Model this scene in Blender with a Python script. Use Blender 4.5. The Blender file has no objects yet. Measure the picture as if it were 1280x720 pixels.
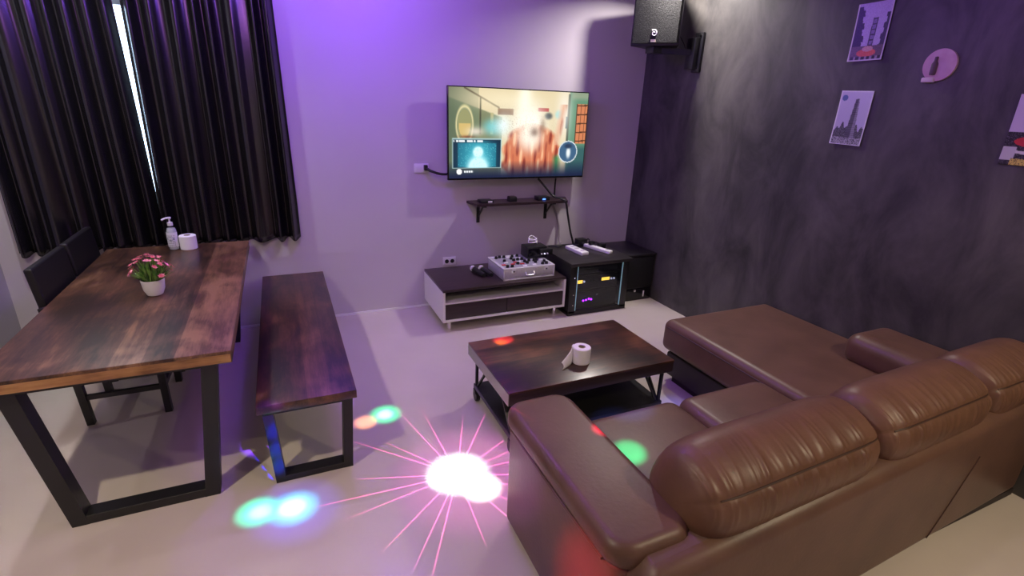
import bpy, bmesh, math, random
import numpy as np
from mathutils import Vector, Matrix

random.seed(7)
rng = np.random.default_rng(7)
S = bpy.context.scene
C = S.collection
PI = math.pi

# ------------------------------------------------------------------ camera
F, PITCH, YAW, ROLL, CAM_H = 634.99, 0.348545, 0.428208, -0.038698, 1.8
def cam_axes():
    cp, sp, cy, sy = math.cos(PITCH), math.sin(PITCH), math.cos(YAW), math.sin(YAW)
    fwd = Vector((sy*cp, cy*cp, -sp)); right = Vector((cy, -sy, 0)); down = fwd.cross(right)
    c, s = math.cos(ROLL), math.sin(ROLL)
    return c*right + s*down, -s*right + c*down, fwd
ax_r, ax_d, ax_f = cam_axes()
cd = bpy.data.cameras.new('camera'); cam = bpy.data.objects.new('camera', cd); C.objects.link(cam)
cd.sensor_width = 36.0; cd.lens = F/1280*36.0; cd.clip_start = 0.02
m = Matrix.Identity(4)
for i in range(3):
    m[i][0] = ax_r[i]; m[i][1] = -ax_d[i]; m[i][2] = -ax_f[i]
m[0][3], m[1][3], m[2][3] = 0, 0, CAM_H
cam.matrix_world = m
S.camera = cam

# ------------------------------------------------------------------ world and lights
w = bpy.data.worlds.new('daylight'); S.world = w; w.use_nodes = True
bg = w.node_tree.nodes['Background']; bg.inputs[0].default_value = (0.62, 0.8, 1.0, 1); bg.inputs[1].default_value = 7.0
S.view_settings.view_transform = 'Standard'; S.view_settings.look = 'None'
S.view_settings.exposure = 0.0; S.view_settings.gamma = 1.0
S.view_settings.use_curve_mapping = False

CEIL = 2.9
def point(name, loc, col, watts, rad=0.05):
    l = bpy.data.lights.new(name, 'POINT'); l.color = col; l.energy = watts; l.shadow_soft_size = rad
    o = bpy.data.objects.new(name, l); C.objects.link(o); o.location = loc
    return o
def spot(name, loc, target, radius, col, watts, blend=0.9, soft=0.01):
    l = bpy.data.lights.new(name, 'SPOT'); l.color = col; l.energy = watts
    v = Vector(target) - Vector(loc); l.spot_size = 2*math.atan(radius/v.length); l.spot_blend = blend; l.shadow_soft_size = soft
    o = bpy.data.objects.new(name, l); C.objects.link(o); o.location = loc
    o.rotation_euler = v.to_track_quat('-Z', 'Y').to_euler()
    return o
# four ceiling downlights, the places of the first three read from the shadows of bench, stand, television and table legs
def downlight(loc, col, watts, spread=150, size=.10):
    l = bpy.data.lights.new('ceiling_lamp_light', 'AREA'); l.shape = 'DISK'; l.size = size; l.color = col; l.energy = watts; l.spread = math.radians(spread)
    o = bpy.data.objects.new('ceiling_lamp_light', l); C.objects.link(o); o.location = loc
    return o
downlight((2.92, 3.62, CEIL-.02), (1.0, .92, .86), 31)
downlight((-1.2, 3.62, CEIL-.02), (.96, .95, 1.0), 16)
downlight((-1.2, 1.25, CEIL-.02), (1.0, .85, .62), 30)
downlight((2.4, -.45, CEIL-.02), (1.0, .82, .55), 36)  # unseen warm lamp, placed without shadow cues so the sofa rear is lit
# violet party lamp wash near the back wall, then two added fill points
point('party_wash_fill', (0.55, 3.45, 2.72), (.26, .09, 1.0), 46, .08)
point('party_wash_fill', (1.9, 1.3, 2.72), (.12, .10, 1.0), 6, .08)  # added blue fill, tints the upper dark wall
point('party_wash_fill', (0.9, 2.2, 2.62), (.70, .22, 1.0), 17, .10)  # added pink-violet fill for the lower wall and floor
CC = (-1.5, .7, 2.6); A = (0.30, 1.95, 2.66); B = (0.45, .35, 2.66)  # origins B and CC are arbitrary added sources, placed so beams reach their targets
BEAMS = [
 (A, (-.265, 2.125, 0), .11, (.0, 1.0, .62), 900),
 (A, (-.255, 2.12, 0), .06, (.35, 1.0, .9), 900),
 (A, (-.115, 2.09, 0), .13, (.02, .55, 1.0), 1000),
 (A, (-.12, 2.095, 0), .075, (.45, .85, 1.0), 1100),
 (A, (-.10, 2.07, 0), .24, (.10, .05, 1.0), 260),
 (A, (.42, 2.695, 0), .11, (.0, 1.0, .42), 900),
 (A, (.415, 2.693, 0), .06, (.5, 1.0, .75), 1000),
 (A, (.295, 2.655, 0), .08, (1.0, .40, .2), 900),
 (A, (.665, 2.04, 0), .185, (.72, .86, 1.0), 1700),
 (A, (.58, 2.03, 0), .09, (.45, .95, 1.0), 900),
 (A, (.72, 2.00, 0), .46, (1.0, .22, .85), 170),
 (A, (.74, 1.90, 0), .12, (1.0, .75, .75), 1800),
 (A, (1.165, 2.655, .4), .075, (1.0, .05, .16), 2400),
 (A, (1.135, 2.62, .4), .045, (1.0, .55, .1), 1600),
 (CC, (.76, .98, .26), .26, (1.0, .02, .10), 900),
 (CC, (.76, 1.50, .36), .20, (.30, .10, 1.0), 520),
 (B, (1.045, 1.39, .60), .045, (1.0, .02, .14), 2600),
 (B, (1.21, 1.40, .44), .085, (.0, 1.0, .42), 4200),
 (B, (-.162, 2.29, .10), .036, (.0, .0, 1.0), 11000),
 (B, (-.164, 2.29, .20), .036, (.0, .0, 1.0), 11000),
 (B, (-.166, 2.29, .30), .036, (.0, .0, 1.0), 11000),
 (B, (-.17, 2.27, .43), .07, (.16, .02, 1.0), 2200),
 (B, (1.62, 2.0, .0), .20, (.05, .15, 1.0), 900),
 (B, (2.12, 2.1, .0), .16, (.15, .12, 1.0), 500),
]
for src, tgt, r, col, wt in BEAMS:
    spot('party_spot_beam', src, tgt, r, col, wt)
# the star of thin pink rays thrown on the floor by the party lamp: a patterned lens in front of one beam
def star_gobo(src, tgt, radius, col, watts):
    o = spot('party_lamp_star', src, tgt, radius, col, watts, .15, .002)
    l = o.data; l.use_nodes = True; nt = l.node_tree; N = nt.nodes; L = nt.links
    em = next(n for n in N if n.type == 'EMISSION')
    tc = N.new('ShaderNodeTexCoord'); sp = N.new('ShaderNodeSeparateXYZ'); L.new(tc.outputs['Normal'], sp.inputs[0])
    def M(op, a, b=None, c=None):
        n = N.new('ShaderNodeMath'); n.operation = op
        for i, v in enumerate((a, b, c)):
            if v is None: continue
            if isinstance(v, (int, float)): n.inputs[i].default_value = v
            else: L.new(v, n.inputs[i])
        return n.outputs[0]
    az = M('ABSOLUTE', sp.outputs[2])
    x = M('DIVIDE', sp.outputs[0], az); y = M('DIVIDE', sp.outputs[1], az)
    r = M('SQRT', M('ADD', M('MULTIPLY', x, x), M('MULTIPLY', y, y)))
    K = 20
    a = M('MULTIPLY', M('ADD', M('DIVIDE', M('ARCTAN2', y, x), 2*PI), .5), K)
    cell = M('FLOOR', a); fr = M('SUBTRACT', a, cell)
    wn = N.new('ShaderNodeTexWhiteNoise'); wn.noise_dimensions = '1D'; L.new(cell, wn.inputs['W'])
    jit = M('MULTIPLY_ADD', wn.outputs['Value'], .7, .15)
    d = M('MULTIPLY', M('MULTIPLY', M('ABSOLUTE', M('SUBTRACT', fr, jit)), 2*PI/K), r)
    line = M('SUBTRACT', 1.0, M('MINIMUM', M('DIVIDE', d, .0013), 1.0))
    R = radius/(Vector(tgt)-Vector(src)).length
    wn2 = N.new('ShaderNodeTexWhiteNoise'); wn2.noise_dimensions = '1D'; L.new(M('ADD', cell, 31.7), wn2.inputs['W'])
    rl = M('MULTIPLY_ADD', wn2.outputs['Value'], .45*R, .5*R)
    fade = M('SUBTRACT', 1.0, M('MINIMUM', M('DIVIDE', r, rl), 1.0))
    fade = M('POWER', fade, .6)
    L.new(M('MULTIPLY', line, fade), em.inputs['Strength'])
star_gobo((0.62, 1.85, 2.66), (.66, 2.03, 0), .95, (1.0, .12, .5), 2300)

# ------------------------------------------------------------------ materials
def lin(c):
    c = [v/255 for v in c]
    return tuple(v/12.92 if v <= .04045 else ((v+.055)/1.055)**2.4 for v in c)
MATS = {}
def mat(name, col, rough=.5, metal=0., noise=None, bump=None, emit=None, spec=None, sheen=None, coat=None):
    """col linear rgb; noise=(scale, col2, detail, stretch xyz); bump=(scale, strength, distance, stretch)"""
    if name in MATS: return MATS[name]
    M = bpy.data.materials.new(name); M.use_nodes = True; nt = M.node_tree; N = nt.nodes; L = nt.links
    b = N['Principled BSDF']
    b.inputs['Base Color'].default_value = (*col, 1); b.inputs['Roughness'].default_value = rough; b.inputs['Metallic'].default_value = metal
    if spec is not None: b.inputs['Specular IOR Level'].default_value = spec
    if coat: b.inputs['Coat Weight'].default_value = coat; b.inputs['Coat Roughness'].default_value = .15
    if sheen: b.inputs['Sheen Weight'].default_value = sheen
    tc = N.new('ShaderNodeTexCoord')
    def tex(scale, detail, st):
        mp = N.new('ShaderNodeMapping'); mp.inputs['Scale'].default_value = st or (1, 1, 1)
        L.new(tc.outputs['Object'], mp.inputs[0])
        n = N.new('ShaderNodeTexNoise'); n.inputs['Scale'].default_value = scale; n.inputs['Detail'].default_value = detail
        L.new(mp.outputs[0], n.inputs[0]); return n
    if noise:
        n = tex(noise[0], noise[2], noise[3] if len(noise) > 3 else None)
        r = N.new('ShaderNodeValToRGB'); r.color_ramp.elements[0].position = .35; r.color_ramp.elements[1].position = .65
        r.color_ramp.elements[0].color = (*col, 1); r.color_ramp.elements[1].color = (*noise[1], 1)
        L.new(n.outputs[0], r.inputs[0]); L.new(r.outputs[0], b.inputs['Base Color'])
    if bump:
        n = tex(bump[0], 4, bump[3] if len(bump) > 3 else None)
        bp = N.new('ShaderNodeBump'); bp.inputs['Strength'].default_value = bump[1]; bp.inputs['Distance'].default_value = bump[2]
        L.new(n.outputs[0], bp.inputs['Height']); L.new(bp.outputs[0], b.inputs['Normal'])
    if emit:
        b.inputs['Emission Color'].default_value = (*emit[0], 1); b.inputs['Emission Strength'].default_value = emit[1]
    MATS[name] = M
    return M

def wood(name, dark, mid, light, grain, rough=.32, stave=None):
    """grain: axis the grain runs along (0 x, 1 y). stave: width of the glued boards"""
    M = bpy.data.materials.new(name); M.use_nodes = True; nt = M.node_tree; N = nt.nodes; L = nt.links
    b = N['Principled BSDF']; b.inputs['Roughness'].default_value = rough; b.inputs['Coat Weight'].default_value = .25; b.inputs['Coat Roughness'].default_value = .22
    tc = N.new('ShaderNodeTexCoord')
    def tex(scale, st, detail=5, dist=.4):
        mp = N.new('ShaderNodeMapping'); mp.inputs['Scale'].default_value = st; L.new(tc.outputs['Object'], mp.inputs[0])
        n = N.new('ShaderNodeTexNoise'); n.inputs['Scale'].default_value = scale; n.inputs['Detail'].default_value = detail; n.inputs['Distortion'].default_value = dist
        L.new(mp.outputs[0], n.inputs[0]); return n
    st = (1, 9, 9) if grain == 0 else (9, 1, 9)
    n1 = tex(3.0, st); n2 = tex(3.2, (1.0, 1.0, 1.0) if grain == 0 else (1.6, 1, 1), 4, .8); n3 = tex(9, tuple(v*1.6 for v in st), 3)
    def mix(a, bb, f):
        n = N.new('ShaderNodeMix'); n.inputs[0].default_value = f; L.new(a, n.inputs[2]); L.new(bb, n.inputs[3]); return n.outputs[0]
    f = mix(mix(n1.outputs[0], n2.outputs[0], .62), n3.outputs[0], .15)
    if stave:
        sp = N.new('ShaderNodeSeparateXYZ'); L.new(tc.outputs['Object'], sp.inputs[0])
        d = N.new('ShaderNodeMath'); d.operation = 'DIVIDE'; d.inputs[1].default_value = stave; L.new(sp.outputs[1-grain], d.inputs[0])
        fl = N.new('ShaderNodeMath'); fl.operation = 'FLOOR'; L.new(d.outputs[0], fl.inputs[0])
        wn = N.new('ShaderNodeTexWhiteNoise'); wn.noise_dimensions = '1D'; L.new(fl.outputs[0], wn.inputs['W'])
        f = mix(f, wn.outputs['Value'], .12)
    r = N.new('ShaderNodeValToRGB'); e = r.color_ramp.elements
    e[0].position = .39; e[0].color = (*dark, 1); e[1].position = .63; e[1].color = (*light, 1)
    k = e.new(.5); k.color = (*mid, 1)
    L.new(f, r.inputs[0]); L.new(r.outputs[0], b.inputs['Base Color'])
    bp = N.new('ShaderNodeBump'); bp.inputs['Strength'].default_value = .12; bp.inputs['Distance'].default_value = .002
    L.new(n3.outputs[0], bp.inputs['Height']); L.new(bp.outputs[0], b.inputs['Normal'])
    MATS[name] = M
    return M

def concrete():
    M = bpy.data.materials.new('polished_plaster'); M.use_nodes = True; nt = M.node_tree; N = nt.nodes; L = nt.links
    b = N['Principled BSDF']
    tc = N.new('ShaderNodeTexCoord'); mp = N.new('ShaderNodeMapping'); mp.inputs['Scale'].default_value = (1, 1.5, .75)
    mp.inputs['Rotation'].default_value = (.5, 0, 0); L.new(tc.outputs['Object'], mp.inputs[0])
    n = N.new('ShaderNodeTexNoise'); n.inputs['Scale'].default_value = 2.2; n.inputs['Detail'].default_value = 9; n.inputs['Roughness'].default_value = .62; n.inputs['Distortion'].default_value = .5
    L.new(mp.outputs[0], n.inputs[0])
    r = N.new('ShaderNodeValToRGB'); e = r.color_ramp.elements
    e[0].position = .34; e[0].color = (.028, .026, .027, 1); e[1].position = .74; e[1].color = (.120, .111, .106, 1)
    L.new(n.outputs[0], r.inputs[0]); L.new(r.outputs[0], b.inputs['Base Color'])
    rr = N.new('ShaderNodeMapRange'); rr.inputs[3].default_value = .62; rr.inputs[4].default_value = .40
    L.new(n.outputs[0], rr.inputs[0]); L.new(rr.outputs[0], b.inputs['Roughness'])
    bp = N.new('ShaderNodeBump'); bp.inputs['Strength'].default_value = .10; bp.inputs['Distance'].default_value = .02
    L.new(n.outputs[0], bp.inputs['Height']); L.new(bp.outputs[0], b.inputs['Normal'])
    MATS['polished_plaster'] = M
    return M

def painted(name, rough=.6, emit=0.):
    """flat print: colour comes from the mesh's own colour attribute"""
    M = bpy.data.materials.new(name); M.use_nodes = True; nt = M.node_tree; N = nt.nodes; L = nt.links
    b = N['Principled BSDF']; b.inputs['Roughness'].default_value = rough
    a = N.new('ShaderNodeAttribute'); a.attribute_name = 'print'
    if emit:
        b.inputs['Base Color'].default_value = (.01, .01, .01, 1)
        L.new(a.outputs['Color'], b.inputs['Emission Color']); b.inputs['Emission Strength'].default_value = emit
    else:
        L.new(a.outputs['Color'], b.inputs['Base Color'])
    MATS[name] = M
    return M

def glass(name, tint, refl=.08):
    M = bpy.data.materials.new(name); M.use_nodes = True; nt = M.node_tree; N = nt.nodes; L = nt.links
    for n in list(N):
        if n.type == 'BSDF_PRINCIPLED': N.remove(n)
    out = next(n for n in N if n.type == 'OUTPUT_MATERIAL')
    t = N.new('ShaderNodeBsdfTransparent'); t.inputs[0].default_value = (*tint, 1)
    g = N.new('ShaderNodeBsdfGlossy'); g.inputs['Roughness'].default_value = .04
    mx = N.new('ShaderNodeMixShader'); mx.inputs[0].default_value = refl
    L.new(t.outputs[0], mx.inputs[1]); L.new(g.outputs[0], mx.inputs[2]); L.new(mx.outputs[0], out.inputs[0])
    MATS[name] = M
    return M

def leather(name, col, col2, bump_s, rough):
    return mat(name, col, rough, noise=(5, col2, 6), bump=(bump_s, .22, .003), spec=.40)

wallpaint = mat('wall_paint', (.57, .53, .565), .7, noise=(1.2, (.60, .56, .59), 3), bump=(90, .06, .002))
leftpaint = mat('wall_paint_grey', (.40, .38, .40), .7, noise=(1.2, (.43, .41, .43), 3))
floor_m = mat('floor_vinyl', (.52, .46, .41), .22, noise=(1.6, (.56, .50, .45), 5), bump=(3, .03, .01))
ceil_m = mat('ceiling_paint', (.62, .6, .6), .8)
plaster = concrete()
wood_t = wood('table_wood', (.026, .012, .007), (.098, .044, .022), (.27, .140, .072), 1, .42, .115)
wood_b = wood('bench_wood', (.016, .006, .005), (.070, .027, .016), (.165, .068, .038), 1, .42, .11)
wood_c = wood('coffee_wood', (.018, .006, .004), (.060, .021, .011), (.15, .056, .026), 0, .34, .10)
edge_w = wood('edge_wood', (.16, .065, .022), (.34, .16, .06), (.52, .28, .12), 0, .5)
wenge = mat('wenge_laminate', (.022, .012, .014), .38, noise=(3, (.034, .019, .020), 6, (1, 14, 14)))
whitelam = mat('white_laminate', (.78, .76, .76), .35)
blackmetal = mat('black_metal', (.012, .012, .014), .42, bump=(150, .05, .001))
blackplastic = mat('black_plastic', (.010, .010, .011), .4)
blackgloss = mat('black_gloss', (.006, .006, .008), .12)
blackfab = mat('speaker_grille', (.012, .012, .013), .7, bump=(160, .9, .006), spec=.25)
chrome = mat('chrome', (.75, .74, .74), .18, 1)
alu = mat('aluminium', (.62, .61, .62), .4, .35, noise=(60, (.54, .53, .55), 3))
alutrim = mat('aluminium_trim', (.84, .84, .86), .25, .4)
curtain_m = mat('satin_blackout', (.004, .0037, .005), .25, spec=.95, bump=(220, .08, .001))
white_p = mat('white_plastic', (.80, .79, .80), .4)
paper = mat('tissue_paper', (.86, .84, .85), .9, bump=(120, .25, .002))
card_m = mat('cardboard', (.32, .25, .19), .9)
ceramic = mat('white_ceramic', (.84, .82, .85), .25)
leaf_m = mat('leaf_green', (.07, .20, .035), .5, noise=(30, (.22, .36, .09), 2))
petal_m = mat('petal_pink', (.80, .10, .17), .6, noise=(45, (.92, .42, .46), 2))
soil_m = mat('soil', (.03, .02, .012), .9)
chair_l = mat('black_leatherette', (.006, .005, .005), .5, bump=(120, .1, .002))
sofa_l = leather('brown_leather', (.105, .054, .036), (.135, .070, .047), 60, .41)
cush_l = leather('brown_leather_crinkled', (.120, .058, .034), (.165, .082, .048), 60, .42)
sofa_d = mat('sofa_base_dark', (.018, .011, .012), .6)
piping_m = mat('piping', (.34, .27, .22), .5)
stitch_m = mat('seam_leather', (.045, .020, .013), .5)
cable_m = mat('cable_black', (.012, .012, .012), .5)
cable_g = mat('cable_grey', (.30, .26, .28), .6)
door_glass = glass('tinted_glass', (.66, .70, .74), .05)
pane_glass = glass('window_glass', (.95, .97, 1.0), .05)
bottle_glass = glass('clear_plastic', (.96, .97, .98), .10)
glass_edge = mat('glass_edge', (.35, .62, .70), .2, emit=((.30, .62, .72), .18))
amber = mat('amber_display', (.5, .3, .05), .4, emit=((1.0, .52, .06), 3.5))
violet_led = mat('violet_led', (.3, .05, .6), .4, emit=((.36, .02, 1.0), 9.0))
pale_led = mat('pale_led', (.6, .6, .7), .4, emit=((.7, .65, .9), 1.2))
blue_led = mat('blue_led', (.1, .2, .6), .4, emit=((.08, .22, 1.0), 3.0))
red_p = mat('red_plastic', (.5, .03, .03), .4)
print_m = painted('postcard_print', .35)
screen_m = painted('screen_picture', .2, 1.15)

# ------------------------------------------------------------------ mesh helpers
def new(): return bmesh.new()
def box(bm, x0, x1, y0, y1, z0, z1, bev=0., seg=2):
    t = bmesh.new(); bmesh.ops.create_cube(t, size=1)
    for v in t.verts:
        v.co = Vector(((x0+x1)/2+v.co.x*(x1-x0), (y0+y1)/2+v.co.y*(y1-y0), (z0+z1)/2+v.co.z*(z1-z0)))
    if bev: bmesh.ops.bevel(t, geom=t.edges[:], offset=bev, segments=seg, profile=.5, affect='EDGES')
    merge(bm, t)
def merge(bm, t, M=None):
    if M is not None: t.transform(M)
    me = bpy.data.meshes.new('tmp'); t.to_mesh(me); t.free(); bm.from_mesh(me); bpy.data.meshes.remove(me)
def rbox(bm, x0, x1, y0, y1, z0, z1, rplan, redge, seg=6, bottom=True):
    """box with generously rounded upright corners and rounded rims"""
    t = bmesh.new(); bmesh.ops.create_cube(t, size=1)
    for v in t.verts:
        v.co = Vector(((x0+x1)/2+v.co.x*(x1-x0), (y0+y1)/2+v.co.y*(y1-y0), (z0+z1)/2+v.co.z*(z1-z0)))
    up = [e for e in t.edges if abs(e.verts[0].co.z-e.verts[1].co.z) > 1e-5]
    bmesh.ops.bevel(t, geom=up, offset=rplan, segments=seg, profile=.5, affect='EDGES')
    t.normal_update()
    rim = [e for e in t.edges if all(abs(v.co.z-z1) < 1e-5 for v in e.verts) or (bottom and all(abs(v.co.z-z0) < 1e-5 for v in e.verts))]
    bmesh.ops.bevel(t, geom=rim, offset=redge, segments=seg, profile=.5, affect='EDGES')
    merge(bm, t)
def cyl(bm, p0, p1, r0, r1=None, seg=16, caps=True):
    r1 = r0 if r1 is None else r1
    p0, p1 = Vector(p0), Vector(p1); d = p1-p0
    t = bmesh.new(); bmesh.ops.create_cone(t, cap_ends=caps, segments=seg, radius1=r0, radius2=r1, depth=d.length)
    merge(bm, t, Matrix.Translation((p0+p1)/2) @ d.to_track_quat('Z', 'Y').to_matrix().to_4x4())
def bar(bm, p0, p1, wx, wy, up=(0, 0, 1)):
    """square tube between two points"""
    p0, p1 = Vector(p0), Vector(p1); d = (p1-p0); n = d.normalized(); u = Vector(up)
    if abs(n.dot(u)) > .95: u = Vector((0, 1, 0))
    a = n.cross(u).normalized(); b = a.cross(n).normalized()
    vs = []
    for p in (p0, p1):
        for s, q in ((-1, -1), (1, -1), (1, 1), (-1, 1)): vs.append(bm.verts.new(p+a*s*wx/2+b*q*wy/2))
    for f in ((3, 2, 1, 0), (4, 5, 6, 7), (0, 1, 5, 4), (1, 2, 6, 5), (2, 3, 7, 6), (3, 0, 4, 7)): bm.faces.new([vs[i] for i in f])
def lathe(bm, prof, cx, cy, z0, seg=28):
    rings = []
    for r, z in prof:
        rings.append([bm.verts.new((cx+r*math.cos(2*PI*i/seg), cy+r*math.sin(2*PI*i/seg), z0+z)) for i in range(seg)])
    for a, b in zip(rings, rings[1:]):
        for i in range(seg): bm.faces.new((a[i], a[(i+1) % seg], b[(i+1) % seg], b[i]))
    return rings
def spline(pts, n=10):
    P = [Vector(p) for p in pts]; P = [2*P[0]-P[1]]+P+[2*P[-1]-P[-2]]; out = []
    for i in range(1, len(P)-2):
        for k in range(n):
            t = k/n; a, b, c, d = P[i-1:i+3]
            out.append(.5*((2*b)+(c-a)*t+(2*a-5*b+4*c-d)*t*t+(3*b-a-3*c+d)*t**3))
    out.append(P[-2]); return out
def tube(bm, pts, r, seg=8, n=10):
    Q = spline(pts, n) if n else [Vector(p) for p in pts]
    rings = []; u = None
    for i, p in enumerate(Q):
        d = (Q[min(i+1, len(Q)-1)]-Q[max(i-1, 0)]).normalized()
        if u is None: u = d.orthogonal().normalized()
        u = (u-d*u.dot(d)).normalized(); v = d.cross(u)
        rings.append([bm.verts.new(p+(u*math.cos(2*PI*k/seg)+v*math.sin(2*PI*k/seg))*r) for k in range(seg)])
    for a, b in zip(rings, rings[1:]):
        for k in range(seg): bm.faces.new((a[k], a[(k+1) % seg], b[(k+1) % seg], b[k]))
    bm.faces.new(rings[0][::-1]); bm.faces.new(rings[-1])

ORG = {}
def obj(name, bm, material, parent=None, smooth=35):
    bm.normal_update()
    bmesh.ops.recalc_face_normals(bm, faces=bm.faces[:])
    co = [v.co for v in bm.verts]
    lo = Vector([min(c[i] for c in co) for i in range(3)]); hi = Vector([max(c[i] for c in co) for i in range(3)])
    org = Vector(((lo.x+hi.x)/2, (lo.y+hi.y)/2, lo.z))
    for v in bm.verts: v.co -= org
    me = bpy.data.meshes.new(name); bm.to_mesh(me); bm.free()
    me.materials.append(material if not isinstance(material, str) else MATS[material])
    if smooth:
        for p in me.polygons: p.use_smooth = True
        me.set_sharp_from_angle(angle=math.radians(smooth))
    o = bpy.data.objects.new(name, me); C.objects.link(o)
    ORG[o.name] = org
    if parent is not None:
        o.parent = parent; o.location = org-ORG[parent.name]
    else: o.location = org
    return o
def thing(name, label, cat, loc, group=None):
    o = bpy.data.objects.new(name, None); o.empty_display_size = .05; C.objects.link(o); o.location = loc
    ORG[o.name] = Vector(loc); return tag(o, label, cat, group)
def tag(o, label, cat, group=None):
    o['label'] = label; o['category'] = cat
    if group: o['group'] = group
    return o
def struct(name, bm, material, parent=None, label=None):
    o = obj(name, bm, material, parent, 0)
    if parent is None: o['kind'] = 'structure'
    if label: o['label'] = label
    return o
def boxpart(name, dims, material, parent, bev=0., seg=2):
    bm = new(); box(bm, *dims, bev, seg); return obj(name, bm, material, parent)
def grid_print(name, origin, eu, ev, nu, nv, fn, material, parent=None, bulge=None):
    """printed sheet: fn(u, v) -> srgb 0..255 array, u right, v down; origin top left, eu/ev full edge vectors"""
    u = np.linspace(0, 1, nu); v = np.linspace(0, 1, nv); U, V = np.meshgrid(u, v)
    P = np.array(origin)+U[..., None]*np.array(eu)+V[..., None]*np.array(ev)
    nrm = np.cross(ev, eu); nrm = nrm/np.linalg.norm(nrm)
    if bulge is not None: P = P+bulge(U, V)[..., None]*nrm
    col = np.clip(fn(U, V), 0, 255)/255.; col = np.where(col <= .04045, col/12.92, ((col+.055)/1.055)**2.4)
    verts = P.reshape(-1, 3); org = verts.mean(0)
    I = np.arange(nu*nv).reshape(nv, nu)
    faces = np.stack([I[:-1, :-1], I[1:, :-1], I[1:, 1:], I[:-1, 1:]], -1).reshape(-1, 4)
    me = bpy.data.meshes.new(name); me.from_pydata((verts-org).tolist(), [], faces.tolist())
    a = me.color_attributes.new('print', 'FLOAT_COLOR', 'POINT')
    a.data.foreach_set('color', np.concatenate([col.reshape(-1, 3), np.ones((nu*nv, 1))], 1).astype(np.float32).ravel())
    me.materials.append(material)
    for p in me.polygons: p.use_smooth = True
    o = bpy.data.objects.new(name, me); C.objects.link(o); ORG[o.name] = Vector(org)
    if parent is not None: o.parent = parent; o.location = Vector(org)-ORG[parent.name]
    else: o.location = org
    return o

# ------------------------------------------------------------------ the room
XL, XR, YB, YF = -1.78, 3.28, 4.32, -1.6
bm = new(); box(bm, XL-.1, XR+.1, YF-.1, YB+.16, -.1, 0); struct('floor', bm, floor_m)
bm = new(); box(bm, XL-.1, XR+.1, YF-.1, YB+.16, CEIL, CEIL+.1); struct('ceiling', bm, ceil_m)
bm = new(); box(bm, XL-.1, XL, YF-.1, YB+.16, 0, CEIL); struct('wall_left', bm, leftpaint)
bm = new(); box(bm, XR, XR+.1, YF-.1, YB+.16, 0, CEIL); struct('wall_right', bm, plaster)
bm = new(); box(bm, XL, XR, YF-.1, YF, 0, CEIL); struct('wall_front', bm, wallpaint)
WX0, WX1, WZ0, WZ1 = -1.45, -.12, .95, 2.35
bm = new()
box(bm, XL, WX0, YB, YB+.16, 0, CEIL); box(bm, WX1, XR, YB, YB+.16, 0, CEIL)
box(bm, WX0, WX1, YB, YB+.16, 0, WZ0); box(bm, WX0, WX1, YB, YB+.16, WZ1, CEIL)
struct('wall_back', bm, wallpaint)
bm = new(); box(bm, XL, XR, YB-.008, YB, 0, .018); struct('baseboard_back', bm, white_p)
wn = bpy.data.objects.new('window_1', None); C.objects.link(wn); wn.location = ((WX0+WX1)/2, YB+.1, WZ0); ORG['window_1'] = wn.location.copy(); wn['kind'] = 'structure'
bm = new()
for a, b, c, d in ((WX0, WX1, WZ0, WZ0+.05), (WX0, WX1, WZ1-.05, WZ1), (WX0, WX0+.05, WZ0+.05, WZ1-.05), (WX1-.05, WX1, WZ0+.05, WZ1-.05)):
    box(bm, a, b, YB+.06, YB+.12, c, d)
struct('window_frame', bm, white_p, wn)
for a, b in ((WX0+.05, -.80), (-.77, WX1-.05)): boxpart('pane', (a, b, YB+.085, YB+.092, WZ0+.05, WZ1-.05), pane_glass, wn)
boxpart('mullion', (-.80, -.77, YB+.065, YB+.115, WZ0+.05, WZ1-.05), white_p, wn)

# ------------------------------------------------------------------ curtains
def curtain(edge_l, edge_r, seed, label):
    r = np.random.default_rng(seed)
    z0, z1, nz, nx = .725, 2.62, 46, 380
    t = np.linspace(0, 1, nx)
    # pleats of unequal width
    k = 8; wd = r.uniform(.6, 1.5, k); ph = np.interp(t, np.concatenate([[0], np.cumsum(wd)/wd.sum()]), np.arange(k+1))
    amp = np.interp(t*k, np.arange(k+1), r.uniform(.7, 1.25, k+1))
    prof = amp*(.5-.5*np.cos(2*PI*ph)); prof = prof**1.35
    sec = .16*np.sin(2*PI*ph*2.0+r.uniform(0, 6))+.10*np.sin(2*PI*ph*.5+1)
    zz = np.linspace(z0, z1, nz)
    drift = r.normal(0, 1, k+1)
    bm = new(); rows = []
    for j, z in enumerate(zz):
        q = (z-z0)/(z1-z0)
        xl, xr = edge_l(z), edge_r(z)
        sway = np.interp(t*k, np.arange(k+1), drift)*.012*(1-q)
        x = xl+(xr-xl)*t+sway*np.sin(PI*t)
        dep = .046+.010*(1-q)
        y = np.minimum(YB-.018-dep*(prof+sec*(.35+.4*(1-q))), YB-.006)
        dz = .012*np.sin(2*PI*ph+1.0)*(1-q)**6
        rows.append([bm.verts.new((x[i], y[i], z+dz[i])) for i in range(nx)])
    for a, b in zip(rows, rows[1:]):
        for i in range(nx-1): bm.faces.new((a[i], a[i+1], b[i+1], b[i]))
    o = obj('curtain', bm, curtain_m, None, 60)
    s = o.modifiers.new('cloth_thickness', 'SOLIDIFY'); s.thickness = .004; s.offset = 0
    return tag(o, label, 'curtain', 'black curtains over the window')
ramp = lambda z, a, b: min(max((z-a)/(b-a), 0), 1)
curtain(lambda z: -1.66, lambda z: -.8285-.030*ramp(z, 1.1, 2.4), 3, 'black satin blackout curtain panel hanging behind the dining chairs')
curtain(lambda z: -.8265+.012*ramp(z, 1.1, 2.4), lambda z: .085-.02*ramp(z, 1.0, 2.4), 11, 'black satin blackout curtain panel hanging over the bench end')
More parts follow.
